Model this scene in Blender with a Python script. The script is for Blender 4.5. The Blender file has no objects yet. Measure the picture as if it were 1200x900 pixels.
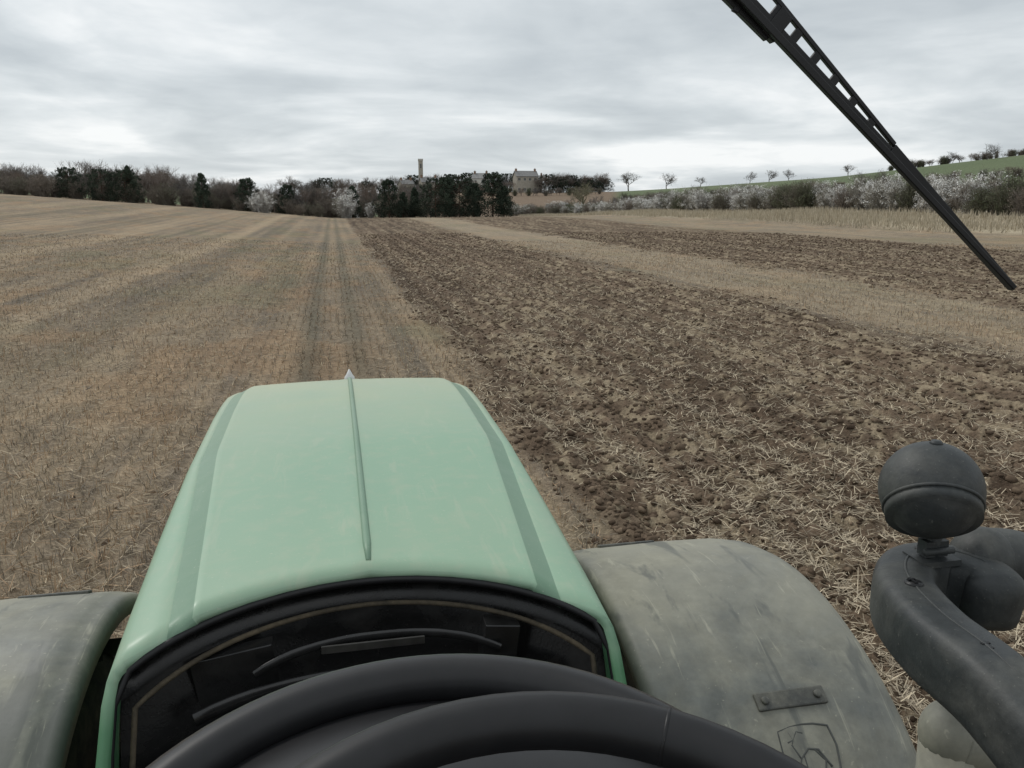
import bpy, math, random
import numpy as np
from mathutils import Vector, Matrix
random.seed(7); rng=np.random.default_rng(7)
S=bpy.context.scene
R=math.radians
# ------------------------------------------------------------ helpers
def ss(a,b,x):
    t=np.clip((np.asarray(x,dtype=float)-a)/(b-a),0,1); return t*t*(3-2*t)
def vn(x,y,seed=0):
    x=np.asarray(x,dtype=float); y=np.asarray(y,dtype=float)
    xi=np.floor(x); yi=np.floor(y); fx=x-xi; fy=y-yi
    fx=fx*fx*(3-2*fx); fy=fy*fy*(3-2*fy)
    xi=xi.astype(np.int64); yi=yi.astype(np.int64)
    def h(a,b):
        n=(a*374761393+b*668265263+seed*974634777)&0xffffffff
        n=((n^(n>>13))*1274126177)&0xffffffff
        n=(n^(n>>16))&0xffffffff
        n=(n*2246822519)&0xffffffff
        n=n^(n>>15)
        return (n&0xffffff)/float(0xffffff)
    a=h(xi,yi);b=h(xi+1,yi);c=h(xi,yi+1);d=h(xi+1,yi+1)
    return (a*(1-fx)+b*fx)*(1-fy)+(c*(1-fx)+d*fx)*fy
def fbm(x,y,seed=0,o=4):
    s=0;a=.5;t=0
    for i in range(o):
        s=s+a*vn(x*2**i+i*17.3,y*2**i+i*5.1,seed+i); t+=a; a*=.55
    return s/t
def mesh_np(name,V,F,mat=None,smooth=False,col=None):
    V=np.asarray(V,dtype=np.float32);F=np.asarray(F,dtype=np.int32)
    me=bpy.data.meshes.new(name)
    me.vertices.add(len(V)); me.vertices.foreach_set('co',V.ravel())
    k=F.shape[1]
    me.loops.add(F.size); me.loops.foreach_set('vertex_index',F.ravel())
    me.polygons.add(len(F))
    me.polygons.foreach_set('loop_start',np.arange(0,F.size,k,dtype=np.int32))
    me.polygons.foreach_set('loop_total',np.full(len(F),k,dtype=np.int32))
    if smooth: me.polygons.foreach_set('use_smooth',np.ones(len(F),dtype=bool))
    me.update(calc_edges=True)
    if col is not None:
        ca=me.color_attributes.new('Col','FLOAT_COLOR','POINT')
        c=np.ones((len(V),4),dtype=np.float32); c[:,:3]=col
        ca.data.foreach_set('color',c.ravel())
    if mat: me.materials.append(mat)
    return me
def obj(name,me,parent=None,loc=None):
    o=bpy.data.objects.new(name,me); S.collection.objects.link(o)
    if parent: o.parent=parent
    if loc is not None: o.location=loc
    return o
def empty(name,loc=(0,0,0)):
    o=bpy.data.objects.new(name,None); S.collection.objects.link(o); o.location=loc; o.empty_display_size=.2; return o
class MB:
    def __init__(s): s.v=[];s.f=[];s.m=[];s.sm=[]
    def add(s,v,f,mi=0,sm=False):
        n=len(s.v); s.v+= [tuple(p) for p in v]; s.f+=[tuple(i+n for i in q) for q in f]; s.m+=([mi]*len(f) if not isinstance(mi,list) else mi); s.sm+=[sm]*len(f)
    def box(s,c,sz,M=None,mi=0,taper=1.0):
        hx,hy,hz=[q/2 for q in sz]; P=[]
        for z in(-1,1):
            k=taper if z>0 else 1
            for x,y in((-1,-1),(1,-1),(1,1),(-1,1)):
                p=Vector((x*hx*k,y*hy*k,z*hz))
                if M is not None:p=M@p
                P.append(p+Vector(c))
        s.add(P,[(3,2,1,0),(4,5,6,7),(0,1,5,4),(1,2,6,5),(2,3,7,6),(3,0,4,7)],mi)
    def tube(s,path,rad,n=12,mi=0,closed=False,sx=1,sz=1,up=Vector((0,0,1)),cap=True):
        path=[Vector(p) for p in path];N=len(path)
        if not hasattr(rad,'__len__'):rad=[rad]*N
        V=[];F=[]
        for i,p in enumerate(path):
            if closed: t=path[(i+1)%N]-path[i-1]
            else: t=path[min(i+1,N-1)]-path[max(i-1,0)]
            t.normalize(); a=t.cross(up)
            if a.length<1e-4:a=t.cross(Vector((1,0,0)))
            a.normalize(); b=a.cross(t)
            for k in range(n):
                th=2*math.pi*k/n
                V.append(p+a*math.cos(th)*rad[i]*sx+b*math.sin(th)*rad[i]*sz)
        for i in range(N if closed else N-1):
            j=(i+1)%N
            for k in range(n):
                l=(k+1)%n; F.append((i*n+k,i*n+l,j*n+l,j*n+k))
        if not closed and cap:
            F.append(tuple(range(n-1,-1,-1))); F.append(tuple((N-1)*n+k for k in range(n)))
        s.add(V,F,mi,True)
    def ell(s,c,r,M=None,mi=0,nu=32,nv=20,v0=0,v1=math.pi):
        V=[];F=[]
        for j in range(nv+1):
            ph=v0+(v1-v0)*j/nv
            for i in range(nu):
                th=2*math.pi*i/nu
                p=Vector((r[0]*math.sin(ph)*math.cos(th),r[1]*math.sin(ph)*math.sin(th),r[2]*math.cos(ph)))
                if M is not None:p=M@p
                V.append(p+Vector(c))
        for j in range(nv):
            for i in range(nu):
                k=(i+1)%nu;F.append((j*nu+i,(j+1)*nu+i,(j+1)*nu+k,j*nu+k))
        s.add(V,F,mi,True)
    def make(s,name,mats,parent=None,bevel=0):
        me=bpy.data.meshes.new(name); me.from_pydata(s.v,[],s.f)
        for m in mats: me.materials.append(m)
        for p,mi,sm in zip(me.polygons,s.m,s.sm): p.material_index=mi;p.use_smooth=sm
        me.update(); o=obj(name,me,parent)
        if bevel:
            b=o.modifiers.new('b','BEVEL');b.width=bevel;b.segments=2;b.limit_method='ANGLE';b.angle_limit=R(40)
        return o
def smooth_path(pts,n=8):
    pts=[Vector(p) for p in pts];o=[]
    for i in range(len(pts)-1):
        p0=pts[max(i-1,0)];p1=pts[i];p2=pts[i+1];p3=pts[min(i+2,len(pts)-1)]
        for k in range(n):
            t=k/n
            o.append(.5*((2*p1)+(p2-p0)*t+(2*p0-5*p1+4*p2-p3)*t*t+(3*p1-p0-3*p2+p3)*t**3))
    o.append(pts[-1]);return o
# ------------------------------------------------------------ materials
def nmat(name):
    m=bpy.data.materials.new(name);m.use_nodes=True;nt=m.node_tree;b=nt.nodes['Principled BSDF'];return m,nt,b
def N(nt,t,**k):
    n=nt.nodes.new(t)
    for a,b in k.items(): setattr(n,a,b)
    return n
def noise(nt,scale,detail=5,rough=.6,vec=None,coord='Object',dist=0):
    n=N(nt,'ShaderNodeTexNoise');n.inputs['Scale'].default_value=scale;n.inputs['Detail'].default_value=detail;n.inputs['Roughness'].default_value=rough;n.inputs['Distortion'].default_value=dist
    if vec is None:
        tc=N(nt,'ShaderNodeTexCoord');vec=tc.outputs[coord]
    nt.links.new(vec,n.inputs['Vector']);return n
def ramp(nt,src,stops):
    r=N(nt,'ShaderNodeValToRGB');e=r.color_ramp.elements
    while len(e)<len(stops):e.new(.5)
    for q,(p,c) in zip(e,stops):
        q.position=p;q.color=(c,c,c,1) if not hasattr(c,'__len__') else (*c,1)
    nt.links.new(src,r.inputs[0]);return r
def mix(nt,fac,a,b,mode='MIX'):
    m=N(nt,'ShaderNodeMix',data_type='RGBA',blend_type=mode)
    for s,v in((m.inputs[0],fac),(m.inputs[6],a),(m.inputs[7],b)):
        if hasattr(v,'is_linked') : nt.links.new(v,s)
        elif hasattr(v,'__len__'): s.default_value=(*v,1)
        else: s.default_value=v
    return m.outputs[2]
def bump(nt,b,h,strength=.3,dist=.01):
    n=N(nt,'ShaderNodeBump');n.inputs['Strength'].default_value=strength;n.inputs['Distance'].default_value=dist
    nt.links.new(h,n.inputs['Height']);nt.links.new(n.outputs[0],b.inputs['Normal'])
def streaks(nt,scale,stretch,rot,lo,hi,amt):
    tc=N(nt,'ShaderNodeTexCoord');mp=N(nt,'ShaderNodeMapping');mp.inputs['Scale'].default_value=stretch;mp.inputs['Rotation'].default_value=rot;nt.links.new(tc.outputs['Object'],mp.inputs[0])
    n4=noise(nt,scale,4,.6,vec=mp.outputs[0],dist=.5);return ramp(nt,n4.outputs[0],[(lo,0),(hi,amt)]).outputs[0]
def dusty(name,base,dust,amt=(.4,.7),scale=6,rough=.6,spec=.5,coat=0,bs=.1,wipe=0):
    m,nt,b=nmat(name)
    n1=noise(nt,scale,6,.65,dist=.6);n2=noise(nt,scale*25,2,.6);n3=noise(nt,scale*7,4,.7)
    f=ramp(nt,n1.outputs[0],[(amt[0],0),(amt[1],1)])
    c=mix(nt,f.outputs[0],base,dust)
    g=ramp(nt,n3.outputs[0],[(.35,.82),(.7,1.18)]);c=mix(nt,1.0,c,g.outputs[0],'MULTIPLY')
    v=ramp(nt,n2.outputs[0],[(.67,0),(.73,.45)])
    c=mix(nt,v.outputs[0],c,tuple(min(1,q*1.5) for q in dust))
    if wipe:
        n5=noise(nt,1.3,2,.5);w5=ramp(nt,n5.outputs[0],[(.45,0),(.62,.6)]);c=mix(nt,w5.outputs[0],c,tuple(q*1.15 for q in dust))
        c=mix(nt,streaks(nt,1.6,(6.5,1.5,1.5),(0,0,.6),.56,.63,wipe),c,tuple(q*.75 for q in base))
        c=mix(nt,streaks(nt,5,(9,.8,.8),(0,0,-.5),.62,.68,.5),c,tuple(q*1.5 for q in dust))
    nt.links.new(c,b.inputs['Base Color'])
    r=ramp(nt,f.outputs[0],[(0,rough),(1,min(1,rough+.25))]);nt.links.new(r.outputs[0],b.inputs['Roughness'])
    b.inputs['Specular IOR Level'].default_value=spec;b.inputs['Coat Weight'].default_value=coat;b.inputs['Coat Roughness'].default_value=.25
    bump(nt,b,n2.outputs[0],bs,.002)
    return m
def simple(name,c,rough=.8,spec=.3,var=.25,scale=8):
    m,nt,b=nmat(name);n=noise(nt,scale,4)
    f=ramp(nt,n.outputs[0],[(.3,1-var),(.7,1+var)])
    nt.links.new(mix(nt,1.0,c,f.outputs[0],'MULTIPLY'),b.inputs['Base Color'])
    b.inputs['Roughness'].default_value=rough;b.inputs['Specular IOR Level'].default_value=spec;return m
def attrmat(name,rough=.9,spec=.1,fine=None,bmp=False):
    m,nt,b=nmat(name);a=N(nt,'ShaderNodeVertexColor');a.layer_name='Col';c=a.outputs[0]
    if fine:
        for sc,lo,hi in fine:
            n=noise(nt,sc,3,.7);f=ramp(nt,n.outputs[0],[(.3,lo),(.7,hi)])
            c=mix(nt,1.0,c,f.outputs[0],'MULTIPLY')
    if bmp:
        n=noise(nt,50,3,.75);bump(nt,b,n.outputs[0],.8,.03)
    nt.links.new(c,b.inputs['Base Color']);b.inputs['Roughness'].default_value=rough;b.inputs['Specular IOR Level'].default_value=spec
    return m
# ------------------------------------------------------------ terrain
def base_h(x,y):
    x=np.asarray(x,dtype=float);y=np.asarray(y,dtype=float)
    r=np.hypot(x,y);az=np.degrees(np.arctan2(x,y))
    L=np.clip(-x,0,None);L=L/(1+L/500)
    z=.085*L*(.3+.7*ss(10,120,y))
    z=z-1.3*ss(135,230,y)
    z=z+1.5*ss(42,64,x)*(1-ss(90,200,y))
    H=np.interp(az,[-90,-20,0,6,10,14,19,23,33,43,60,90],[4,4,5,8,8.5,8,8.5,10,15,23,25,15])*(np.abs(az)<90)
    z=z+H*ss(220,430,r)*(1-.7*ss(500,1000,r))
    z=z+(vn(x/30+3,y/30+8,3)-.5)*.35*ss(15,50,r)
    return z
def plough_mask(x,y):
    j=(fbm(x*.9,y*.5,11,3)-.5)*1.1
    a=ss(1.7,2.3,x+j)*(1-ss(10.6,12.2,x+j*2.4))
    b=ss(16.8,18.4,x+j*3)*(1-ss(35,37.5,x+j*3))
    return np.clip(a+b,0,1)*(1-ss(140,160,y))
def fade(r,L): return np.clip((L/(r*.0085+.01)-1.2)/1.5,0,1)
def detail_h(x,y,r,pm):
    big=fbm(x/.55,y/.8,21,2)-.5
    c1=np.abs(vn(x/.19,y/.22,22)-.5)*2; c2=np.abs(vn(x/.09+5,y/.1,23)-.5)*2; c3=vn(x/.035,y/.035,24)-.5
    fur=np.cos((x-1.85)*2*np.pi/.52+1.0*vn(y/2.5,x*.2,5))
    P=.06*big+.038*fur+.10*(.5-c1)*fade(r,.3)+.05*(.5-c2)*fade(r,.14)+.018*c3*fade(r,.06)
    row=np.cos(x*2*np.pi/.155)
    St=.03*(fbm(x/.5,y/.7,31,3)-.5)+.012*row*fade(r,.2)+.014*c3*fade(r,.06)-.02*np.exp(-((x+.05)/.35)**2)
    far=1-ss(140,200,r)
    return (P*pm+St*(1-pm))*far
def gz(x,y,detail=True):
    x=np.atleast_1d(np.asarray(x,dtype=float));y=np.atleast_1d(np.asarray(y,dtype=float))
    z=base_h(x,y)
    if detail:
        z=z+detail_h(x,y,np.hypot(x,y),plough_mask(x,y))
    return z
def g1(x,y): return float(base_h(x,y))
rr=np.concatenate([np.linspace(.2,2,10)[:-1],2*1.0085**np.arange(0,628),np.geomspace(412,7000,40)])
az=np.concatenate([np.linspace(-34,60,900),np.linspace(60,326,134)[1:-1]])
az=np.radians(az);nA=len(az);nR=len(rr)
RR,AA=np.meshgrid(rr,az,indexing='ij')
X=(RR*np.sin(AA)).ravel();Y=(RR*np.cos(AA)).ravel();RRf=RR.ravel()
pm=plough_mask(X,Y)
dh=detail_h(X,Y,RRf,pm);Z=base_h(X,Y)+dh
def lerp(a,b,t): return np.asarray(a)*(1-t[:,None])+np.asarray(b)*t[:,None]
def ground_col(x,y,r,pm,dh):
    n=fbm(x/.35,y/1.2,41,4);st=vn(x/.42,y/14,42);st2=vn(x/1.6,y/60,43);pt=fbm(x/5,y/9,44,3);br=vn(x/2.2,y/11,49)
    tan=np.array((.345,.268,.180));gb=np.array((.175,.147,.115));rust=np.array((.315,.21,.125))
    drill=(.12*np.cos(x*2*np.pi/.93+1.4*vn(y/18,x*.3,48))*(1-ss(70,140,r))+.10*np.cos(x*2*np.pi/.31)*fade(r,.35)*ss(4,8,r))*(.35+br)*1.3
    t=np.clip(.12+.55*n+.45*(st-.5)+.4*(st2-.5)+.7*(pt-.5)+drill,0,1)
    c=lerp(gb,tan,t); c=lerp(c,rust,.5*ss(.5,.72,fbm(x/1.4,y/2.2,45,3)))
    c=lerp(c,(.16,.16,.09),.35*ss(.55,.75,fbm(x/2.4+9,y/6,47,3)))
    for tx,w,k in((-7,.55,.65),(-9.0,.3,.25),(-13.5,.8,.35),(-21,1.,.4),(-31,1.4,.4),(-43,1.6,.35),(-3.6,.35,.2)):
        c=lerp(c,(.42,.33,.225),k*np.exp(-((x-tx+.5*(st2-.5))/w)**2)*ss(2,20,r)*(.6+.6*n).clip(0,1))
    for tx,w,k in((-.55,.2,.65),(.35,.22,.65),(-4.8,.3,.4),(-10.8,.4,.4),(-17,.7,.4),(-26,.9,.4),(1.2,.25,.25)):
        c=lerp(c,(.125,.12,.088),k*np.exp(-((x-tx)/w)**2)*(.5+.6*n).clip(0,1))
    band=ss(11.5,12.5,x)*(1-ss(17,18,x))+ss(36,38,x)*.6
    c=lerp(c,(.36,.30,.215),.6*band*(.3+.7*n))
    v5=np.clip(.5+3.2*dh+.8*(fbm(x/.2,y/.2,51,2)-.5)+.8*(vn(x/.46,y/9,52)-.5)+.6*(fbm(x/3,y/12,56,2)-.5)+.28*np.cos((x-1.85)*2*np.pi/1.4)*ss(12,28,r),0,1)  # height term paints crevice shade into the ploughed soil colour
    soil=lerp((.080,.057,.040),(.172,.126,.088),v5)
    straw=ss(.48,.68,fbm(x/.16,y/.3,53,3)+.24*(vn(x/.8,y/7,54)-.5)-.06*ss(15,50,r)-.04*np.clip((6-x)/5,-1,1))
    soil=lerp(soil,(.35,.285,.195),straw*.7)
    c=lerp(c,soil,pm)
    v=ss(48,51,x+2*(pt-.5))*(1-ss(70,75,x));c=lerp(c,(.42,.36,.26),v*(y>0))
    azd=np.degrees(np.arctan2(x,y))
    fr=ss(195,225,r); fr=np.maximum(fr,ss(72,78,x))
    brown=ss(3,6,azd)*(1-ss(18.5,19.5,azd))
    green=lerp((.115,.145,.08),(.155,.18,.105),fbm(x/40,y/40,61,3))
    gc=lerp(green,(.20,.15,.108),brown)
    gc=lerp(gc,(.14,.13,.095),.8*(ss(.52,.6,vn(x/110,y/90,64))))
    c=lerp(c,gc,fr)
    return c
COL=ground_col(X,Y,RRf,pm,dh)
V=np.stack([X,Y,Z],1)
i=np.arange(nR-1)[:,None]*nA;j=np.arange(nA)[None,:];jn=(j+1)%nA
F=np.stack([(i+j),(i+jn),(i+nA+jn),(i+nA+j)],-1).reshape(-1,4)[:,::-1]
gm=attrmat('field_soil',.95,.08,fine=[(1.3,.85,1.15),(9,.75,1.25),(38,.62,1.32)],bmp=True)
me=mesh_np('ground',V,F,gm,True,COL);obj('ground',me)
# ------------------------------------------------------------ clods
def scatter(n,r0,r1,a0=-26,a1=50,p=1.0):
    u=rng.random(n);r=(r0**p+(r1**p-r0**p)*u)**(1/p)
    a=np.radians(rng.uniform(a0,a1,n));return r*np.sin(a),r*np.cos(a),r
def underT(x,y): return (x>-.42)&(x<.5)&(y<3.2)
t=(1+5**.5)/2
ico=np.array([(-1,t,0),(1,t,0),(-1,-t,0),(1,-t,0),(0,-1,t),(0,1,t),(0,-1,-t),(0,1,-t),(t,0,-1),(t,0,1),(-t,0,-1),(-t,0,1)])/1.9
icf=np.array([(0,11,5),(0,5,1),(0,1,7),(0,7,10),(0,10,11),(1,5,9),(5,11,4),(11,10,2),(10,7,6),(7,1,8),(3,9,4),(3,4,2),(3,2,6),(3,6,8),(3,8,9),(4,9,5),(2,4,11),(6,2,10),(8,6,7),(9,8,1)])
x,y,r=scatter(80000,2.3,75,-20,50,.25)
k=(plough_mask(x,y)>.6)|((plough_mask(x,y)>.1)&(rng.random(len(x))<.35))|((rng.random(len(x))<.02)&(r<9))
x,y,r=x[k],y[k],r[k];n=len(x)
s=(.009+.036*rng.random(n)**4+.0006*r)*(.8+.4*rng.random(n))
base=ico[None]*(1+rng.uniform(-.38,.38,(n,12,1)))
sc3=s[:,None,None]*rng.uniform(.65,1.3,(n,1,3));sc3[:,:,2]*=.7
th=rng.uniform(0,6.28,n);c_,s_=np.cos(th)[:,None],np.sin(th)[:,None]
P=base*sc3;px=P[...,0]*c_-P[...,1]*s_;py=P[...,0]*s_+P[...,1]*c_
z=gz(x,y)+s*.1
P=np.stack([px+x[:,None],py+y[:,None],P[...,2]+z[:,None]],-1)
cc=lerp((.073,.052,.037),(.19,.143,.10),rng.random(n)**1.4)
me=mesh_np('soil_clods',P.reshape(-1,3),(icf[None]+np.arange(n)[:,None,None]*12).reshape(-1,3),attrmat('soil_clod',.95,.05,fine=[(30,.75,1.25)]),False,np.repeat(cc,12,0));obj('soil_clods',me)
# ------------------------------------------------------------ straw/stubble blades
def blades(x,y,z,length,width,tilt,yaw,col,name,mat,tip=.6):
    n=len(x);d=np.stack([np.sin(tilt)*np.cos(yaw),np.sin(tilt)*np.sin(yaw),np.cos(tilt)],1)
    ya=rng.uniform(0,np.pi,n);w=np.stack([np.cos(ya),np.sin(ya),rng.uniform(-.3,.3,n)],1)
    w=w-d*(w*d).sum(1)[:,None];w/=np.linalg.norm(w,axis=1)[:,None]+1e-6
    b=np.stack([x,y,z],1);e=b+d*length[:,None];w=w*width[:,None]/2
    P=np.stack([b-w,b+w,e+w*tip,e-w*tip],1).reshape(-1,3)
    return mesh_np(name,P,np.arange(4*n).reshape(-1,4),mat,False,np.repeat(col,4,0))
sm=attrmat('dry_straw',.85,.15)
x,y,r=scatter(180000,2.2,60,-25,50,.35)
keep=(plough_mask(x,y)<.45)&~underT(x,y)
x,y,r=x[keep],y[keep],r[keep]
row=np.round(x/.155)*.155
# some drill rows came up denser than others
dr=np.abs(np.sin(row*17.23))*.7+.3
x=np.where(rng.random(len(x))<.5+.35*dr,row+rng.normal(0,.02,len(x)),x);n=len(x)
x=x+.03*(vn(y/2.5,np.zeros_like(y),77)-.5)
stand=rng.random(n)<.64
tilt=np.where(stand,np.abs(rng.normal(0,.35,n)),rng.uniform(1.2,1.6,n))
ln=np.where(stand,rng.uniform(.03,.10,n),rng.uniform(.05,.2,n))*(.6+.8*vn(x/1.5,y/2.5,78));wd=.003+.0004*r+rng.random(n)*.0025
c=lerp((.18,.155,.125),(.53,.435,.30),rng.random(n)**1.5);c=lerp(c,(.40,.25,.14),(rng.random(n)<.25)*.6)
trk=np.exp(-((x+.55)/.22)**2)+np.exp(-((x-.35)/.24)**2);c=c*(1-.35*np.clip(trk,0,1))[:,None];ln=ln*(1-.4*np.clip(trk,0,1))
obj('stubble',blades(x,y,gz(x,y)+np.where(stand,0,.012),ln,wd,tilt,rng.uniform(0,6.28,n),c,'stubble',sm))
x,y,r=scatter(180000,2.3,55,-20,50,.3)
dens=fbm(x/.9,y/2.2,71,3);keep=(plough_mask(x,y)>.3)&(rng.random(len(x))<ss(.30,.6,dens)*(.4+.6*(1-ss(14,50,r))))
x,y,r=x[keep],y[keep],r[keep];n=len(x)
c=lerp((.24,.20,.15),(.68,.58,.42),rng.random(n)**1.3)
obj('straw_litter',blades(x,y,gz(x,y)+.02+.025*rng.random(n),rng.uniform(.03,.14,n),.003+.0003*r+rng.random(n)*.003,rng.uniform(1.0,1.65,n),rng.uniform(0,6.28,n),c,'straw_litter',sm))
n=50000;x=rng.uniform(47,59,n);y=rng.uniform(35,230,n);k=rng.random(n)<ss(47,52,x+3*(vn(x/3,y/6,81)-.5));x,y=x[k],y[k];n=len(x)
c=lerp((.30,.26,.19),(.58,.51,.39),rng.random(n));
obj('dry_grass_verge',blades(x,y,gz(x,y,False),rng.uniform(.25,.75,n)*(.6+.8*vn(x/5,y/7,82)),.05+.05*rng.random(n),np.abs(rng.normal(0,.3,n)),rng.uniform(0,6.28,n),c,'dry_grass_verge',sm,.15))
# ------------------------------------------------------------ trees
def seg_mesh(segs):
    segs=np.array(segs);a=segs[:,0:3];b=segs[:,3:6];ra=segs[:,6:7];rb=segs[:,7:8]
    d=b-a;d/=np.linalg.norm(d,axis=1)[:,None]+1e-9
    up=np.where(np.abs(d[:,2:3])>.9,[[1.,0,0]],[[0,0,1.]]);u=np.cross(d,up);u/=np.linalg.norm(u,axis=1)[:,None];w=np.cross(d,u)
    V=[]
    for (p,r) in((a,ra),(b,rb)):
        for k in range(3):
            th=k*2.0944;V.append(p+u*math.cos(th)*r+w*math.sin(th)*r)
    V=np.stack(V,1);n=len(segs)
    f=np.array([(0,1,4,3),(1,2,5,4),(2,0,3,5)])
    return V.reshape(-1,3),(f[None]+np.arange(n)[:,None,None]*6).reshape(-1,4)
def bare(seed,levels=4,spread=.62,trunk=.25,r0=.02,droop=0,nm=5):
    rd=random.Random(seed);segs=[]
    def go(p,d,l,r,lev):
        m=p+d*l*.5+Vector((rd.uniform(-1,1),rd.uniform(-1,1),rd.uniform(-1,1)))*l*.07;e=m+(d+Vector((rd.uniform(-.15,.15),rd.uniform(-.15,.15),0.05-droop*(lev<3)))).normalized()*l*.5
        segs.append((*p,*m,r,r*.85));segs.append((*m,*e,r*.85,r*.6))
        if lev==0:return
        for i in range(nm if lev==levels else rd.choice((3,4,5))):
            ax=Vector((rd.uniform(-1,1),rd.uniform(-1,1),rd.uniform(-.5,.7))).normalized()
            nd=(d*(1-spread*.55)+ax*spread+Vector((0,0,.12))).normalized()
            st=e if rd.random()<.5 else m.lerp(e,rd.random())
            go(st,nd,l*rd.uniform(.62,.9),r*.55,lev-1)
    go(Vector((0,0,0)),Vector((rd.uniform(-.05,.05),rd.uniform(-.05,.05),1)).normalized(),trunk,r0,levels)
    V,F=seg_mesh(segs);h=V[:,2].max();return V/h,F
def leafcloud(n,cent,rad,size,seed):
    g=np.random.default_rng(seed);k=g.integers(0,len(cent),n)
    d=g.normal(size=(n,3));d/=np.linalg.norm(d,axis=1)[:,None];p=cent[k]+d*(rad[k]*g.random(n)**.4)[:,None]
    a=g.normal(size=(n,3));a/=np.linalg.norm(a,axis=1)[:,None];b=np.cross(a,g.normal(size=(n,3)));b/=np.linalg.norm(b,axis=1)[:,None]
    s=(size*g.uniform(.5,1.3,n))[:,None]
    V=np.stack([p-a*s,p-b*s*.6,p+a*s,p+b*s*.6],1).reshape(-1,3);return V,np.arange(4*n).reshape(-1,4),k,p
def proto(name,parts,mat):
    V=np.vstack([p[0] for p in parts]);o=0;Fs=[];C=[]
    for v,f,c in parts:
        Fs.append(f+o);o+=len(v);C.append(np.broadcast_to(np.asarray(c,dtype=float),(len(v),3)))
    return mesh_np(name,V,np.vstack(Fs),mat,False,np.vstack(C))
fm=attrmat('foliage_and_bark',.9,.1)
def mk_bare(name,seed,col,tw,**k):
    V,F=bare(seed,**k);rg=np.random.default_rng(seed)
    V[:,2]-=.01
    hi=V[V[:,2]>.35];c=hi[rg.integers(0,len(hi),200)];lv=leafcloud(tw,c,np.full(len(c),.06),.006,seed)
    g=.7+.6*rg.random(tw);return proto(name,[(V,F,np.array(col)*.85),(lv[0],lv[1],np.repeat(np.array(col)[None]*g[:,None],4,0))],fm)
bares=[mk_bare('bare_tree_a',1,(.225,.19,.165),1300),mk_bare('bare_tree_b',2,(.19,.17,.15),1300,spread=.7,trunk=.2),mk_bare('bare_tree_c',3,(.25,.2,.165),1300,spread=.5,trunk=.3),mk_bare('bare_tree_d',4,(.175,.16,.15),1000,spread=.75,trunk=.22,nm=6)]
willow=mk_bare('willow',9,(.26,.24,.165),4000,spread=.7,trunk=.15,droop=.25)
def mk_conifer(name,seed,wid,col,top=.06,pw=.8):
    g=np.random.default_rng(seed);k=190;h=g.random(k)**.85;h=.06+.9*h
    prof=wid*np.clip((1-h)**pw*1.1+top,0,1)*np.clip(.55+h*4,0,1)*(.75+.45*g.random(k))
    th=g.uniform(0,6.28,k);rr_=prof*g.uniform(.35,1,k);c=np.stack([rr_*np.cos(th),rr_*np.sin(th),h],1)
    rad=.035+.09*(1-h)*g.uniform(.6,1.2,k);nl=9000
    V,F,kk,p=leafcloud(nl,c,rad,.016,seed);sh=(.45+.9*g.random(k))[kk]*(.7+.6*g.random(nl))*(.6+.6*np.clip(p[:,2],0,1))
    tv,tf=seg_mesh([(0,0,-.02,0,0,.5,.025,.015),(0,0,.5,0,0,.97,.015,.003)]+[(0,0,hh*.95,x_*.8,y_*.8,hh,.006,.003) for x_,y_,hh in c[:60]])
    return proto(name,[(V,F,np.repeat(np.array(col)[None]*sh[:,None],4,0)),(tv,tf,(.09,.06,.045))],fm)
cons=[mk_conifer('conifer_a',11,.30,(.055,.074,.051)),mk_conifer('conifer_b',12,.44,(.048,.064,.045),.14,.6),mk_conifer('conifer_c',13,.36,(.058,.077,.055),.1,.7),mk_conifer('conifer_d',14,.6,(.051,.066,.047),.25,.5)]  # greens lightened a little, putting distance haze into the colour
def mk_shrub(name,seed,twig,leaf,n,frac,wid=.6):
    g=np.random.default_rng(seed);segs=[]
    ends=[]
    for i in range(120):
        th=g.uniform(0,6.28);b=np.array([g.normal(0,.12*wid),g.normal(0,.12*wid),-.02]);q=g.uniform(.1,wid)*g.uniform(.4,1)
        e=np.array([q*np.cos(th),q*np.sin(th),g.uniform(.35,1.0)*np.sqrt(max(.05,1-(q/wid)**2*.6))]);m=(b+e)/2+g.normal(0,.04,3)
        segs.append((*b,*m,.010,.007));segs.append((*m,*e,.007,.003));ends.append(e)
        for _ in range(3):
            e2=m+(e-m)*g.random()+g.normal(0,.11,3);e2[2]=max(e2[2],.05);segs.append((*(m+(e-m)*.4),*e2,.005,.002));ends.append(e2)
    V,F=seg_mesh(segs);ends=np.array(ends);cs=ends[g.integers(0,len(ends),260)]
    parts=[(V,F,np.array(twig)*.9)]
    lv=leafcloud(n,cs,np.full(260,.085),.015,seed);isl=(g.random(260)<frac)[lv[2]];sh=.65+.7*g.random(n)
    col=np.where(isl[:,None],np.array(leaf)[None],np.array(twig)[None])*sh[:,None]
    parts.append((lv[0],lv[1],np.repeat(col,4,0)));return proto(name,parts,fm)
sh_brown=[mk_shrub('brown_shrub',21,(.22,.19,.16),(.255,.215,.175),2200,.5),mk_shrub('brown_shrub_b',22,(.185,.165,.135),(.18,.18,.125),2200,.5)]
sh_green=[mk_shrub('green_shrub',23,(.145,.14,.10),(.135,.155,.09),2600,.6)]
sh_white=[mk_shrub('white_shrub',24,(.36,.34,.31),(.9,.89,.86),3800,.75),mk_shrub('white_shrub_b',25,(.30,.28,.24),(.85,.84,.8),3200,.5)]
def inst(name,me,x,y,h,parent=None,w=1,dz=0):
    o=obj(name,me,parent);o.location=(x,y,g1(x,y)-.05*h*.3+dz);o.scale=(h*w,h*w,h);o.rotation_euler=(0,0,random.uniform(0,6.28));return o
wood=empty('distant_woodland')
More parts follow.
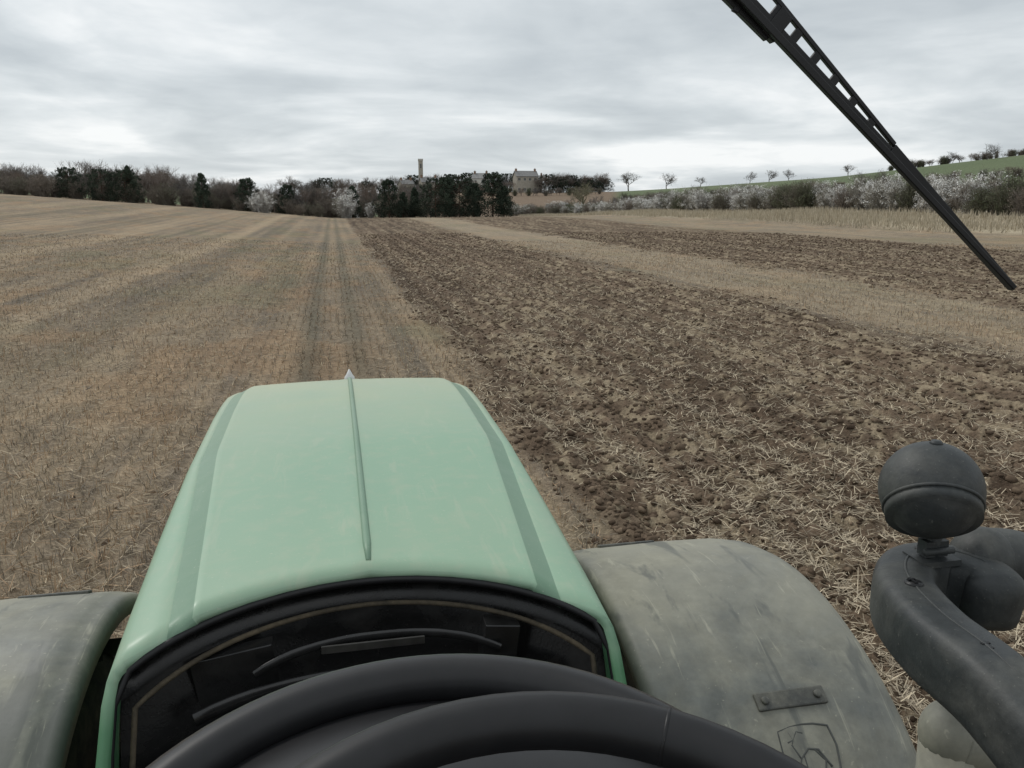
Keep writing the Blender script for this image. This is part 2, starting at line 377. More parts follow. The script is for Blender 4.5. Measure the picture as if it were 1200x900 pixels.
for i in range(270):
    x=random.uniform(-95,26);y=random.uniform(156,196)+ (0 if x<10 else 6)
    inst('bare_tree',random.choice(bares),x,y,random.uniform(4.4,6.8)*(1+.12*math.sin(x*.13)),wood,random.uniform(.8,1.15))
for i in range(160):
    x=-95+i*.77+random.uniform(-1,1);inst('undergrowth',random.choice(sh_brown),x,random.uniform(153,170),random.uniform(2.0,4.0),wood,1.2)
for x0 in(-61,-58,-56.5,-44,-37,-35,-33,-75,-80,-22,-14,-7,4):
    inst('wood_conifer',random.choice(cons),x0+random.uniform(-1,1),random.uniform(153,160),random.uniform(5.,6.4),wood,random.uniform(.75,1.0))
for x,y,h,m,w in((9.8,149,6.8,1,.9),(12.4,151,4.6,2,.9),(14.6,153,5.4,0,1.0),(17.5,146,6.9,3,.8),(20.0,151,7.4,1,.9),(22,148,7.6,3,.75),(25.3,152,6.2,2,1.1),(28.0,148,8.0,1,.95),(30.2,149,5.6,2,1.1)):
    inst('conifer_tree',cons[m],x,y,h,None,w)
for x,y,h in((-11.2,149,3.7),(-12.8,150,3.2),(2.3,148,5.0),(6.6,151,2.6)):
    inst('blossom_tree',sh_white[0],x,y,h,None,.95)
hedge=empty('hedgerow')
y=28
while y<240:
    for rw in range(3):
        x=61.5+rw*1.8+random.uniform(-.8,.8);q=vn(y/13,7.7,5)
        q=float(q);u=random.random()
        fam=sh_white if u<(.72 if q>.48 else .2) else (sh_green if u<.8 else sh_brown)
        inst('hedge_shrub',random.choice(fam),x,y+random.uniform(-1,1),random.uniform(2.4,4.3)*(1-.15*(y>150)),hedge,random.uniform(.85,1.2))
    if random.random()<.2: inst('hedge_sapling',random.choice(bares),65+random.uniform(-1,2),y,random.uniform(4.5,5.5),hedge)
    y+=1.9
for i in range(50):
    inst('hedge_shrub',random.choice(sh_brown+sh_green+[sh_white[1]]),random.uniform(46,66),random.uniform(222,240),random.uniform(2,3.2),hedge,1.2)
def polar(azd,r): return r*math.sin(R(azd)),r*math.cos(R(azd))
bk=empty('far_hedges_and_trees')
for (a0,a1,r0,r1,n,h0,h1) in((19,46,300,330,110,2.5,4.5),(24,34,255,268,60,3,4.5),(3,18,340,370,60,2.5,4.0),(36,47,425,445,70,2.5,4.5),(14.2,18.3,395,420,38,5,10),(4,12,380,396,50,3,5.5),(-3,13,415,440,80,6,10),(20,30,262,300,30,3,5)):
    for i in range(n):
        t_=i/n;aa=a0+(a1-a0)*t_+random.uniform(-.3,.3);x,y=polar(aa,r0+(r1-r0)*random.random() if r1-r0>30 else r0+(r1-r0)*t_)
        inst('far_tree',random.choice(sh_brown+sh_green+bares) if h1<9 else random.choice(bares+bares+[cons[3]]),x,y,random.uniform(h0,h1),bk,random.uniform(1,1.4))
for a_,r_,h_ in((19.8,430,10),(22.3,435,8.5),(24.5,430,5),(27.6,430,6),(28.8,440,6.5),(30,440,6),(33.5,440,6),(36.5,440,6),(41.0,400,7),(39,430,6)):
    x,y=polar(a_,r_);inst('bare_tree',bares[random.choice((1,3))],x,y,h_,None,1.25)
x,y=polar(16.8,236);inst('willow_tree',willow,x,y,9.5,None,1.1)
# ------------------------------------------------------------ houses & tower
stone=simple('limestone_wall',(.36,.33,.28),.9,.2,.15,1.5);slate=simple('slate_roof',(.22,.215,.21),.7,.3,.2,2);white=simple('white_render',(.62,.6,.55),.8,.2,.08,2)
glassm=simple('window_glass',(.05,.055,.06),.2,.5,.1);wood_m=simple('painted_door',(.2,.22,.2),.6);brick=simple('chimney_brick',(.26,.17,.12),.9)
def house(x,y,w,d,h,rf,rot,wall=stone):
    e=empty('stone_house',(x,y,g1(x,y)));e.rotation_euler=(0,0,rot)
    b=MB();b.box((0,0,h/2-.5),(w,d,h+1));
    b.add([(-w/2,-d/2,h),(-w/2,d/2,h),(-w/2,0,h+rf),(w/2,-d/2,h),(w/2,d/2,h),(w/2,0,h+rf)],[(0,2,1),(3,4,5)]);b.make('walls',[wall],e)
    b=MB();L=math.hypot(d/2,rf);an=math.atan2(rf,d/2)
    for s_ in(-1,1):
        M=Matrix.Rotation(-s_*an if s_>0 else an,3,'X')
        b.box((0,s_*(d/4+.1),h+rf/2+.12),(w+.6,L+.5,.18),M)
    b.make('roof',[slate],e)
    b=MB()
    for cx in(-w/2+.6,w/2-.6): b.box((cx,0,h+rf+.3),(.8,.8,1.6));b.box((cx,0,h+rf+1.16),(1.0,1.0,.12));b.tube([(cx,0,h+rf+1.22),(cx,0,h+rf+1.6)],.16,8)
    b.make('chimneys',[brick],e)
    b=MB();f=MB();nx=max(2,int(w/2.6))
    for sd in(-1,1):
        for zz in((1.3,h-1.3) if h>4 else (1.4,)):
            for k_ in range(nx):
                cx=-w/2+(k_+.5)*w/nx
                b.box((cx,sd*(d/2+.01),zz),(1.0,.06,1.2));f.box((cx,sd*(d/2+.04),zz-.67),(1.3,.16,.12));f.box((cx,sd*(d/2+.045),zz),(.06,.07,1.2))
    b.make('windows',[glassm],e);f.make('window_frames',[white],e)
    b=MB();b.box((.2,-(d/2+.02),.5),(1,.08,2.0));b.make('door',[wood_m],e)
for a_,r_,w,d,h,rf,ro,wl in((12.9,400,10.5,6,7.2,2.3,.1,stone),(13.7,408,5,5,5.8,1.8,-.3,stone),(9.9,402,7,5,6.0,2.2,-.5,white),(6.4,402,8,5,4.8,2.0,.2,stone),(4.9,405,6,5,4.4,1.8,.3,stone)):
    x,y=polar(a_,r_);house(x,y,w,d,h,rf,ro,wl)
x,y=polar(5.9,410);tw=empty('church_tower',(x,y,g1(x,y)));tw.scale=(.62,.62,.98)
b=MB();b.box((0,0,7),(3.2,3.2,16));b.box((0,0,15.1),(3.5,3.5,.3))
for sx_ in(-1.5,-.5,.5,1.5):
    for sy_ in(-1.5,1.5): b.box((sx_*1.0,sy_,15.65),(.55,.3,.8))
    if abs(sx_)<1: [b.box((q,sx_,15.65),(.3,.55,.8)) for q in(-1.5,1.5)]
b.make('tower_shaft',[stone],tw)
b=MB()
for sd in(-1,1): b.box((0,sd*1.61,12.6),(1.0,.06,2.0));b.box((sd*1.61,0,12.6),(.06,1.0,2.0))
b.make('belfry_openings',[glassm],tw)
# ------------------------------------------------------------ TRACTOR
T=empty('tractor')
def paint(name,dustk=1.0,dk=1.0):
    m,nt,b=nmat(name);tc=N(nt,'ShaderNodeTexCoord');sp=N(nt,'ShaderNodeSeparateXYZ');nt.links.new(tc.outputs['Object'],sp.inputs[0])
    n1=noise(nt,3.2,6,.6,dist=.8);n2=noise(nt,160,2,.6);n3=noise(nt,22,4,.6);n5=noise(nt,1.4,3,.5)
    mr=N(nt,'ShaderNodeMapRange');mr.inputs[1].default_value=2.1;mr.inputs[2].default_value=3.15;nt.links.new(sp.outputs[1],mr.inputs[0])
    ad=N(nt,'ShaderNodeMath',operation='MULTIPLY');nt.links.new(mr.outputs[0],ad.inputs[0]);
    r1=ramp(nt,n1.outputs[0],[(.3,.5*dustk),(.7,1.0*dustk)]);nt.links.new(r1.outputs[0],ad.inputs[1])
    c=mix(nt,r1.outputs[0],tuple(q*dk for q in(.19,.34,.225)),tuple(q*dk for q in(.245,.385,.27)))
    r5=ramp(nt,n5.outputs[0],[(.4,0),(.65,.4*dustk)]);c=mix(nt,r5.outputs[0],c,(.31,.40,.28))
    c=mix(nt,ad.outputs[0],c,(.43,.455,.315))
    v=ramp(nt,n2.outputs[0],[(.67,0),(.73,.4)]);c=mix(nt,v.outputs[0],c,(.45,.48,.38))
    w=ramp(nt,n3.outputs[0],[(.48,0),(.75,.4*dustk)]);c=mix(nt,w.outputs[0],c,(.35,.40,.29))
    c=mix(nt,streaks(nt,6,(5,.7,1),(0,0,.12),.57,.68,.3*dustk),c,(.39,.43,.32))
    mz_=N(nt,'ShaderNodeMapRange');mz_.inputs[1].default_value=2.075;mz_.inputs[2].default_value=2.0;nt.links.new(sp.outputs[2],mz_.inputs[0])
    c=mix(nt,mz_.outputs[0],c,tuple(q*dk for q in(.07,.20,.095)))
    nt.links.new(c,b.inputs['Base Color']);rr_=ramp(nt,n1.outputs[0],[(.3,.42),(.7,.65)]);nt.links.new(rr_.outputs[0],b.inputs['Roughness']);b.inputs['Coat Weight'].default_value=.15;b.inputs['Coat Roughness'].default_value=.25
    return m
green=paint('green_paint');green_shaded=paint('green_paint_clean_shaded',.2,.74)  # second copy: less dust, and green darkened to paint in the crease shade
blackin=dusty('black_underhood',(.008,.008,.008),(.024,.022,.020),(.5,.8),9,.25,.4)
black=simple('black_rubber',(.012,.012,.013),.45,.35,.2,30)
plast=dusty('dusty_grey_plastic',(.135,.143,.132),(.265,.257,.205),(.36,.66),2.6,.45,.4,bs=.15,wipe=.7)
arm_m=dusty('dusty_black_plastic',(.036,.040,.041),(.11,.11,.098),(.44,.82),7,.5,.35,bs=.2)
def zt(y): return np.interp(y,[1.1,1.35,2.1,2.8,3.02,3.12,3.2,3.26],[2.105,2.122,2.142,2.125,2.108,2.09,2.05,1.98])
def hwo(y): return np.interp(y,[1.1,1.7,2.6,2.95,3.08,3.18,3.26],[.385,.405,.427,.427,.405,.36,.31])
def hwc(y): return np.minimum(np.interp(y,[1.2,2.64,3.3],[.275,.385,.41]),hwo(y)-.07)
cx0=.035
ts=np.concatenate([np.linspace(0,.85,30),np.linspace(.86,1,16)])
rows=[]
for t_ in ts:
    def Yd(d): yr=1.35-1.0*d*d; return yr+t_*(3.26-yr)
    def P(d,dz,yo=0): y_=Yd(min(d,.42)); return (d,y_+yo*(1-t_),float(zt(y_))+dz)
    y0=Yd(.3);hc=float(hwc(y0));ho=float(hwo(Yd(.4)))
    wg=.036+.008*t_;dg=.020
    pts=[P(0,.004)]+[P(hc*q,-.008*q*q) for q in(.12,.3,.5,.7,.85,.96)]+[P(hc-.004,-.0075),P(hc,-.009)]
    pts+=[P(hc+wg*.5,-.009-dg*.55),P(hc+wg,-.009-dg),P(hc+wg+.003,-.008-dg)]
    g=ho-(hc+wg)
    pts+=[P(hc+wg+g*q,-.0085-dg-.010*q*q) for q in(.35,.75)]
    pts+=[P(ho-.004,-.042),P(ho+.004,-.055),P(ho+.008,-.08,-.02),P(ho+.012,-.15,-.06),P(ho+.015,-.3,-.16),P(ho+.01,-.5,-.25),P(ho-.0,-.75,-.25)]
    L=[(cx0-p[0],p[1],p[2]) for p in pts[:0:-1]];Rr=[(cx0+p[0],p[1],p[2]) for p in pts]
    rows.append(L+Rr);npt=len(pts)
last=rows[-1]
for k_,(dy,kz) in enumerate(((.03,.12),(.05,.4),(.05,.9))):
    rows.append([(cx0+(p[0]-cx0)*(1-.02*k_),p[1]+dy,p[2]-kz*max(0,(p[2]-1.25))) for p in last])
nc=len(rows[0]);V=[p for r_ in rows for p in r_]
F=[];MI=[];sharp=set()
mid=npt-1
for a in range(len(rows)-1):
    for c_ in range(nc-1):
        F.append((a*nc+c_,a*nc+c_+1,(a+1)*nc+c_+1,(a+1)*nc+c_))
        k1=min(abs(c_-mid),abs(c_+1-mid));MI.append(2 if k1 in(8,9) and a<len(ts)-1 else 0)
    for k1 in(8,10):
        for s_ in(-1,1): sharp.add((a*nc+mid+s_*k1,(a+1)*nc+mid+s_*k1))
b=MB();b.add(V,F,MI,True);hood=b.make('hood',[green,blackin,green_shaded],T)
for e in hood.data.edges:
    if tuple(sorted(e.vertices)) in sharp: e.use_edge_sharp=True
so=hood.modifiers.new('s','SOLIDIFY');so.thickness=.016;so.offset=-1;so.material_offset=0;so.material_offset_rim=0
b=MB();ys=np.linspace(1.39,3.1,24);b.tube([(cx0,q,float(zt(q))+.0035) for q in ys],[.0045]+[.0075]*23,10,sx=1.0,sz=.9)
b.make('hood_ridge',[green_shaded],T)
b=MB();chrome=simple('silver_cap',(.6,.6,.6),.3,.6,.1);b.tube([(cx0,3.09,2.08),(cx0,3.09,2.105),(cx0,3.09,2.115),(cx0,3.09,2.135)],[.022,.019,.012,.002],14);b.make('hood_ornament',[chrome],T)
# rear opening
b=MB();arch=[]
for d in np.linspace(-1,1,41):
    dd=abs(d)*.385;yy=1.35-1.0*dd*dd
    z_=float(zt(yy))-.030-.03*abs(d)**6-.016*abs(d)**2; arch.append((cx0+d*.385,yy+.004,z_))
V=[];nf=11
for p in arch:
    V.append((cx0+(p[0]-cx0)*.99,p[1]+.10,p[2]+.012))
    for k_ in range(nf-1):
        q=k_/(nf-2);V.append((p[0],p[1]+.03*(1-q)-.08*q,p[2]-.004+(1.72-p[2])*q))
F=[(a*nf+c_,a*nf+c_+1,(a+1)*nf+c_+1,(a+1)*nf+c_) for a in range(40) for c_ in range(nf-1)]
b.add(V,F,0,True)
b.add([(cx0-.42,1.40,1.80),(cx0+.42,1.40,1.80),(cx0+.46,.72,1.70),(cx0-.46,.72,1.70)],[(0,1,2,3)],0)
b.make('firewall',[blackin],T)
b=MB()
lip=[(p[0],p[1]-.004,p[2]+.014) for p in arch]
lip=[(cx0-.39,1.02,1.6),(cx0-.392,1.10,1.8),(cx0-.388,1.16,1.96),(cx0-.385,1.19,2.02)]+lip[1:-1]+[(cx0+.385,1.19,2.02),(cx0+.388,1.16,1.96),(cx0+.392,1.10,1.8),(cx0+.39,1.02,1.6)]
b.tube(lip,.0065,10)
b.make('rubber_lip',[black],T)
tanm=dusty('dusty_seal',(.03,.027,.022),(.12,.098,.066),(.35,.65),12,.7,.2)
b=MB();sc_=.93
pt_=[(cx0+(p[0]-cx0)*sc_,p[1]-.004,p[2]-.03) for p in arch]
b.tube([(cx0-.36,1.06,1.7),(cx0-.365,1.15,1.88)]+pt_+[(cx0+.365,1.15,1.88),(cx0+.36,1.06,1.7)],.0045,8);b.make('opening_seal',[tanm],T)
def shelf(y_,z_,w_,h_,r_=.02):
    pts=[]
    for k_ in range(21):
        q=-1+2*k_/20;pts.append((cx0+.01+q*w_,y_-.05*q*q,z_-.02*q**4))
    b.tube(pts,h_,10,sx=.6)
b=MB();shelf(1.29,2.035,.20,.008);shelf(1.265,1.985,.29,.012);shelf(1.22,1.90,.33,.03)
b.box((cx0-.22,1.285,1.99),(.13,.03,.10),Matrix.Rotation(-.14,3,'Y'));b.box((cx0+.21,1.27,2.0),(.06,.04,.10),Matrix.Rotation(.12,3,'Y'))
b.tube(smooth_path([(-.3,1.03,1.80),(-.15,1.07,1.90),(.06,1.1,1.935),(.28,1.06,1.88),(.4,1.0,1.75)]),.045,12)
b.make('cowl_ducting',[simple('black_gloss_plastic',(.013,.013,.013),.25,.5,.5,14)],T,.008)
b=MB();b.box((cx0+.0,1.272,2.028),(.17,.004,.014));b.box((cx0+.03,1.25,1.99),(.26,.004,.010))
b.make('cowl_label_strip',[simple('dull_grey_metal',(.035,.034,.031),.35,.5,.6,20)],T,.001)
b=MB();b.box((cx0,2.1,1.15),(.5,2.3,.7));b.box((cx0,2.15,.78),(1.5,.28,.24));b.box((cx0,.3,1.0),(.7,2.2,.6));b.tube([(.42,1.3,1.3),(.55,1.5,1.5),(.6,2.0,1.45)],.03,8)
b.tube([(-.33,1.2,1.55),(-.52,1.55,1.5)],.025,8);b.box((-.5,1.75,1.42),(.2,.1,.1));b.box((.6,1.75,1.42),(.2,.1,.1));b.make('chassis',[blackin],T,.02)
# fenders
def fender(sgn,name):
    xi=.665
    a0,a1=R(-62),R(38);n1=34;V=[]
    prof=[(0,-.05),(0,-.02),(.006,-.006),(.02,0),(.05,.001),(.056,.006),(.1,.008),(.3,.012),(.5,.008),(.575,-.004),(.62,-.026),(.643,-.055),(.65,-.09),(.65,-.11)]
    for i_ in range(n1+1):
        th=a0+(a1-a0)*i_/n1
        q=max(0,(i_/n1-.80)/.2)
        for (d,o) in prof:
            x_=xi+d*(1-.10*q*q);rd_=.88+o-.04*q*q*(d/.65)**3
            V.append((cx0+sgn*x_,2.1+rd_*math.sin(th),.8+rd_*math.cos(th)))
    m_=len(prof);F=[]
    for a in range(n1):
        for c_ in range(m_-1):
            q=(a*m_+c_,a*m_+c_+1,(a+1)*m_+c_+1,(a+1)*m_+c_);F.append(q if sgn<0 else q[::-1])
    b=MB();b.add(V,F,0,True);o=b.make(name,[plast],T)
    s_=o.modifiers.new('s','SOLIDIFY');s_.thickness=.008;s_.offset=-1;return o
fender(1,'front_fender');fender(-1,'front_fender.001')
def fpt(x,th,o=0): return Vector((x,2.1+(.88+.012+o)*math.sin(th),.8+(.88+.012+o)*math.cos(th)))
darkp=dusty('fender_trim',(.05,.053,.05),(.17,.165,.135),(.36,.7),8,.45,.4)
b=MB();th=math.asin((1.63-2.1)/.89);M=Matrix.Rotation(-th,3,'X')
b.box(fpt(1.04,th,.006),(.185,.045,.014),M);
for q in(-.07,.07): b.tube([fpt(1.04+q,th,.010),fpt(1.04+q,th,.020)],.011,8)
for sx_ in(1,-1): b.box(fpt(.035+sx_*.87,R(22.0),.003),(.19,.035,.020),Matrix.Rotation(-R(22.0),3,'X'))
b.make('fender_bracket',[darkp],T,.004)
b=MB();t0=math.asin((1.535-2.1)/.89)
def em(u,v): return fpt(1.04+u,t0+v/.89,.0052)
def dense(pts,closed=False,k=4):
    pts=list(pts)+([pts[0]] if closed else []);o=[]
    for a_,b_ in zip(pts[:-1],pts[1:]):
        for q in range(k):o.append((a_[0]+(b_[0]-a_[0])*q/k,a_[1]+(b_[1]-a_[1])*q/k))
    if not closed:o.append(pts[-1])
    return o
sh=[(-.065,.045),(-.03,.053),(0,.055),(.03,.053),(.065,.045),(.07,0),(.06,-.05),(.03,-.075),(0,-.082),(-.03,-.075),(-.06,-.05),(-.07,0)]
b.tube([em(*q) for q in dense(sh,True)],.003,6,closed=True)
for pl,rd_ in((((-.045,-.05),(-.03,-.02),(-.005,0),(.02,-.005),(.04,-.045)),.0035),(((-.03,-.02),(-.042,.012),(-.035,.022),(-.05,.018)),.0035),(((-.035,.022),(-.02,.04),(-.005,.035)),.0028),(((-.035,.022),(-.04,.042)),.0028),(((.01,-.003),(.03,-.03),(.02,-.055)),.003),(((-.02,-.01),(-.022,-.055)),.003)):
    b.tube([em(*q) for q in dense(pl)],rd_,6)
b.make('fender_emblem',[simple('emblem_recess',(.075,.078,.072),.6)],T)
tyre=dusty('tyre_rubber',(.02,.02,.02),(.09,.075,.055),(.4,.7),6,.85,.2);rim=dusty('wheel_rim',(.55,.42,.04),(.3,.25,.15),(.4,.8),5,.5,.5)
def wheel(x,y,r,w,name):
    b=MB();prof=[(-w*.42,r*.55),(-w*.5,r*.7),(-w*.5,r*.88),(-w*.42,r*.95),(0,r*.965),(w*.42,r*.95),(w*.5,r*.88),(w*.5,r*.7),(w*.42,r*.55)]
    n=64;V=[];F=[]
    for i_ in range(n):
        t_=2*math.pi*i_/n
        for (d,q) in prof: V.append((x+d,y+q*math.sin(t_),r+q*math.cos(t_)))
    m_=len(prof)
    for i_ in range(n):
        for k_ in range(m_-1):F.append((i_*m_+k_,i_*m_+k_+1,((i_+1)%n)*m_+k_+1,((i_+1)%n)*m_+k_))
    b.add(V,F,0,True)
    nl=20
    for i_ in range(nl):
        for sd in(-1,1):
            t_=2*math.pi*(i_+.5*(sd>0))/nl;M=Matrix.Rotation(-t_,3,'X')@Matrix.Rotation(sd*R(42),3,'Z')
            c=Vector((x+sd*w*.24,y+r*.975*math.sin(t_),r+r*.975*math.cos(t_)));b.box(c,(w*.6,.05,r*.06),M)
    b.tube([(x-w*.2,y,r),(x+w*.2,y,r)],r*.56,32,1);b.tube([(x-w*.32,y,r),(x+w*.32,y,r)],r*.2,20,1)
    b.make(name,[tyre,rim],T)
wheel(cx0+.98,2.1,.775,.52,'front_wheel');wheel(cx0-.98,2.1,.775,.52,'front_wheel.001')
wheel(cx0+1.02,-.75,.98,.62,'rear_wheel');wheel(cx0-1.02,-.75,.98,.62,'rear_wheel.001')
# steering wheel and binnacle
b=MB();C=Vector((.085,.250,2.386));tl=Matrix.Rotation(R(13),3,'X')
b.tube([C+tl@Vector((.205*math.cos(q),.205*math.sin(q),0)) for q in np.linspace(0,2*math.pi,73)[:-1]],.0175,16,closed=True)
for a_ in(R(195),R(345),R(270)): 
    b.tube([C+tl@Vector((.2*math.cos(a_),.2*math.sin(a_),-.002)),C+tl@Vector((.1*math.cos(a_),.1*math.sin(a_),-.035)),C+tl@Vector((0,0,-.045))],[.012,.014,.02],10,sx=1.6)
b.ell(C+tl@Vector((0,0,-.045)),(.07,.07,.03),tl);b.tube([C+tl@Vector((0,0,-.05)),C+tl@Vector((0,.03,-.5))],.04,14)
b.tube([C+tl@Vector((.205*math.cos(q),.205*math.sin(q),0)) for q in (R(60),R(60.6))],.0178,16)
b.make('steering_wheel',[black],T)
b=MB()
b.ell((.045,.47,2.256),(.268,.205,.130),nu=64,nv=32);b.ell((.055,.50,2.05),(.29,.25,.26),nu=40)
b.ell((.06,.36,2.2),(.23,.2,.13),nu=40)
b.tube([(.045+.222*math.cos(q),.40+.205*math.sin(q),2.358-.01*math.cos(q)**2+.012*math.sin(q)) for q in np.linspace(R(-10),R(190),48)],.020,14)
b.make('dashboard',[simple('dashboard_plastic',(.011,.011,.012),.4,.4,.15,60)],T)
# mirror arm & work lamp on the right
b=MB();zc=2.132
p1=smooth_path([(.80,.45,1.95),(.80,.62,2.07),(.80,.78,zc),(.81,.92,zc+.004),(.845,1.035,zc+.004),(.905,1.10,zc+.004),(.965,1.10,zc+.004),(1.0,1.05,zc),(.99,1.0,zc-.01)],8)
V=[];F=[];prof=[]
for k_ in range(24):
    a_=2*math.pi*k_/24;ca,sa=math.cos(a_),math.sin(a_);prof.append((.046*math.copysign(abs(ca)**.5,ca),.052*math.copysign(abs(sa)**.5,sa)))
for i_,p in enumerate(p1):
    t_=(p1[min(i_+1,len(p1)-1)]-p1[max(i_-1,0)]).normalized();a_=t_.cross(Vector((0,0,1))).normalized();b_=a_.cross(t_)
    kk=1 if i_<len(p1)-4 else (.93,.85,.6,.3)[i_-len(p1)+4]
    for (u_,v_) in prof:V.append(p+a_*u_*kk+b_*v_*kk)
for i_ in range(len(p1)-1):
    for k_ in range(24):F.append((i_*24+k_,i_*24+(k_+1)%24,(i_+1)*24+(k_+1)%24,(i_+1)*24+k_))
F.append(tuple((len(p1)-1)*24+k_ for k_ in range(24)))
b.add(V,F,0,True)
b.tube([(p.x,p.y,p.z+.0515) for p in p1[14:-8]],.0022,6)
b.make('mirror_arm',[arm_m],T)
b=MB();b.ell((1.04,1.10,2.165),(.052,.052,.052));b.tube(smooth_path([(1.04,1.10,2.165),(1.12,1.10,2.15),(1.2,1.05,2.1),(1.25,1.0,1.95)]),[.050]*25,16);b.make('mirror_bracket',[arm_m],T)
b=MB();b.ell((.935,1.0,1.915),(.052,.052,.056));b.tube(smooth_path([(.935,1.0,1.915),(1.0,.98,1.90),(1.1,.93,1.87),(1.2,.85,1.8)]),.053,18);b.tube([(.935,1.0,1.915),(.93,.98,1.6)],.05,18);b.make('mirror_post',[plast],T)
b=MB()
for q in((.83,1.0,zc+.054),(.803,.82,zc+.052),(.93,1.107,zc+.054)):
    b.tube([q,(q[0],q[1],q[2]+.004)],.013,14);b.box((q[0],q[1]+.002,q[2]+.005),(.004,.018,.003));b.box((q[0],q[1]+.006,q[2]+.0052),(.012,.004,.003))
b.make('arm_bolts',[black],T)
b=MB();lc=Vector((.907,1.078,2.303));b.ell(lc,(.077,.077,.077),nu=48,nv=32)
Mx=Matrix.Rotation(R(28),3,'Y')@Matrix.Rotation(R(-42),3,'X')
def ring(c,M,r,w,z): return [c+M@Vector((r*math.cos(q),r*math.sin(q),z)) for q in np.linspace(0,2*math.pi,49)[:-1]]
b.tube(ring(lc,Mx,.0705,0,-.031),.003,8,closed=True)
b.tube([lc+Mx@Vector((0,0,-.030)),lc+Mx@Vector((0,0,-.050))],[.0705,.069],32)
b.tube([lc+Vector((0,0,.075)),lc+Vector((0,0,.081))],[.011,.007],12)
b.tube([lc+Vector((.016,0,-.06)),lc+Vector((.016,0,-.125))],.012,12);b.box(lc+Vector((.016,0,-.098)),(.04,.022,.026));b.tube([lc+Vector((-.01,-.014,-.10)),lc+Vector((.042,-.014,-.10))],.006,8)
b.box(lc+Vector((.016,0,-.118)),(.07,.05,.01))
b.make('work_lamp',[arm_m],T)
# wiper
A=Vector((.395,.86,2.985));B=Vector((.798,.853,2.646));A=A-(B-A)*.35;e1=(B-A).normalized();Lw=(B-A).length
nn=Vector((0,-1,0));e2=nn.cross(e1).normalized()
if e2.z<0:e2=-e2
nn=e1.cross(e2)
def wb(b,s0,s1,w0,w1,th=.006,o0=0,o1=None,off=0):
    if o1 is None:o1=o0
    P=[]
    for zz in(-th/2,th/2):
        for (s_,o) in((s0,o0),(s1,o1),(s1,o1+w1),(s0,o0+w0)): P.append(A+e1*(s_*Lw)+e2*o+nn*(zz+off))
    b.add(P,[(3,2,1,0),(4,5,6,7),(0,1,5,4),(1,2,6,5),(2,3,7,6),(3,0,4,7)])
b=MB()
wb(b,0,.995,.010,.006,.008,-.012,-.004,.006)
wb(b,0,.66,.011,.010,.006,-.003,-.002)
wb(b,.66,1.0,.015,.008,.008,-.002,-.003)
def topo(s_): return np.interp(s_,[0,.26,.66],[.036,.028,.010])
wb(b,0,.66,.0055,.005,.006,float(topo(0)),float(topo(.66)))
s_=0.0
while s_<.64:
    hgt=float(topo(s_))-.005
    if hgt>.003: wb(b,s_,s_+.014,hgt,hgt,.005,.007,.007)
    s_+=.046
wb(b,.375,.40,.034,.032,.010,-.010,-.010,-.001)
wb(b,.0,.39,.010,.008,.008,-.024,-.013,-.002)
for q in np.arange(.02,.36,.06): wb(b,q,q+.01,.012,.012,.005,-.018,-.016)
b.make('windscreen_wiper',[black],T,.001)
# ------------------------------------------------------------ world + sun
w=bpy.data.worlds.new('World');S.world=w;w.use_nodes=True;nt=w.node_tree
for n_ in list(nt.nodes):nt.nodes.remove(n_)
out=N(nt,'ShaderNodeOutputWorld');sky=N(nt,'ShaderNodeTexSky',sky_type='NISHITA');sky.sun_disc=False;sky.sun_elevation=R(48);sky.sun_rotation=R(-35)
bg1=N(nt,'ShaderNodeBackground');bg1.inputs[1].default_value=.08;nt.links.new(sky.outputs[0],bg1.inputs[0])
tc=N(nt,'ShaderNodeTexCoord');sp=N(nt,'ShaderNodeSeparateXYZ');nt.links.new(tc.outputs['Generated'],sp.inputs[0])
mz=N(nt,'ShaderNodeMath',operation='MAXIMUM');nt.links.new(sp.outputs[2],mz.inputs[0]);mz.inputs[1].default_value=0
az_=N(nt,'ShaderNodeMath',operation='ADD');nt.links.new(mz.outputs[0],az_.inputs[0]);az_.inputs[1].default_value=.13
dx=N(nt,'ShaderNodeMath',operation='DIVIDE');dy=N(nt,'ShaderNodeMath',operation='DIVIDE')
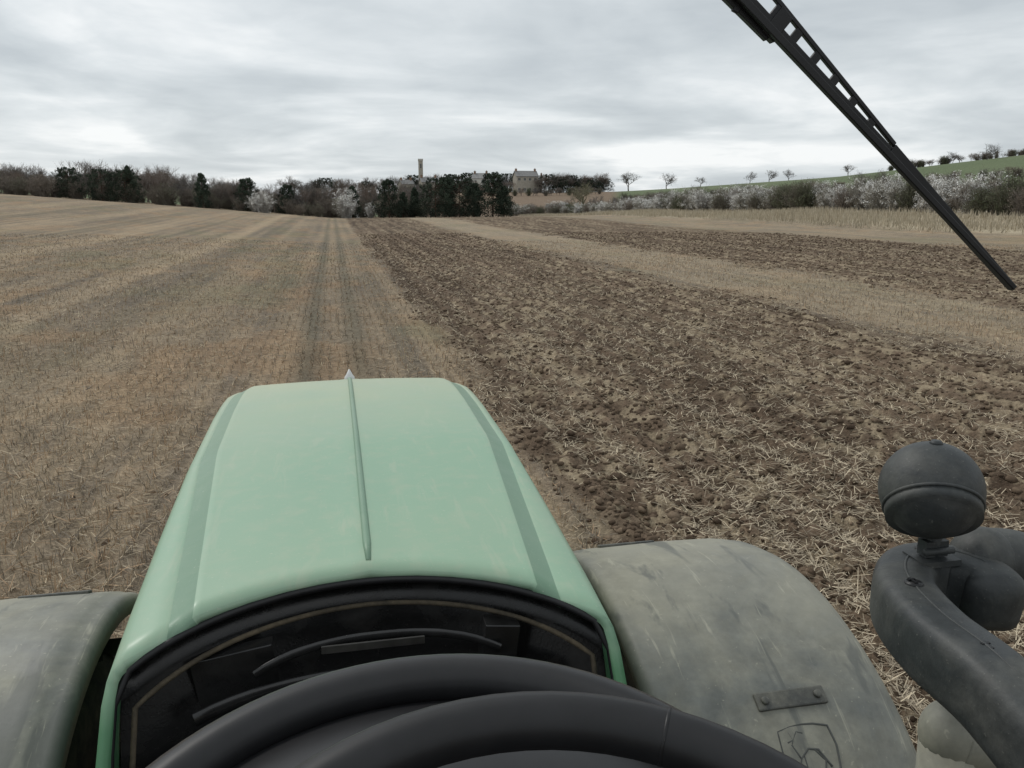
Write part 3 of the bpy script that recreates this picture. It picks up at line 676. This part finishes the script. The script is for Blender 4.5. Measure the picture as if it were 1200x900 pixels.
nt.links.new(sp.outputs[0],dx.inputs[0]);nt.links.new(az_.outputs[0],dx.inputs[1]);nt.links.new(sp.outputs[1],dy.inputs[0]);nt.links.new(az_.outputs[0],dy.inputs[1])
cb=N(nt,'ShaderNodeCombineXYZ');nt.links.new(dx.outputs[0],cb.inputs[0]);nt.links.new(dy.outputs[0],cb.inputs[1])
n1=noise(nt,.62,6,.48,vec=cb.outputs[0],dist=.7);n2=noise(nt,2.1,5,.55,vec=cb.outputs[0],dist=.3)
ma=N(nt,'ShaderNodeMath',operation='MULTIPLY_ADD');nt.links.new(n2.outputs[0],ma.inputs[0]);ma.inputs[1].default_value=.30;nt.links.new(n1.outputs[0],ma.inputs[2])
cr=ramp(nt,ma.outputs[0],[(.50,(.515,.56,.59)),(.61,(.61,.655,.68)),(.70,(.72,.76,.78)),(.80,(.90,.92,.925))])
bg2=N(nt,'ShaderNodeBackground');nt.links.new(cr.outputs[0],bg2.inputs[0]);bg2.inputs[1].default_value=1.08
mx=N(nt,'ShaderNodeMixShader');mx.inputs[0].default_value=.93;nt.links.new(bg1.outputs[0],mx.inputs[1]);nt.links.new(bg2.outputs[0],mx.inputs[2]);nt.links.new(mx.outputs[0],out.inputs[0])
sd=bpy.data.lights.new('sun','SUN');sd.energy=1.5;sd.angle=R(14);sd.color=(1,.97,.92);so=bpy.data.objects.new('sun',sd);S.collection.objects.link(so)
d=Vector((math.sin(R(-35))*math.cos(R(48)),math.cos(R(-35))*math.cos(R(48)),math.sin(R(48))));so.rotation_euler=d.to_track_quat('Z','Y').to_euler()
# ------------------------------------------------------------ camera
cd=bpy.data.cameras.new('camera');cam=bpy.data.objects.new('camera',cd);S.collection.objects.link(cam);cam.location=(0,0,2.75)
f=Vector((.203,.955,-.2164));cam.rotation_euler=f.to_track_quat('-Z','Y').to_euler()
cd.sensor_width=36;cd.lens=29.1;cd.clip_start=.03;cd.clip_end=12000;S.camera=cam
S.view_settings.view_transform='Standard';S.view_settings.look='None';S.view_settings.exposure=0
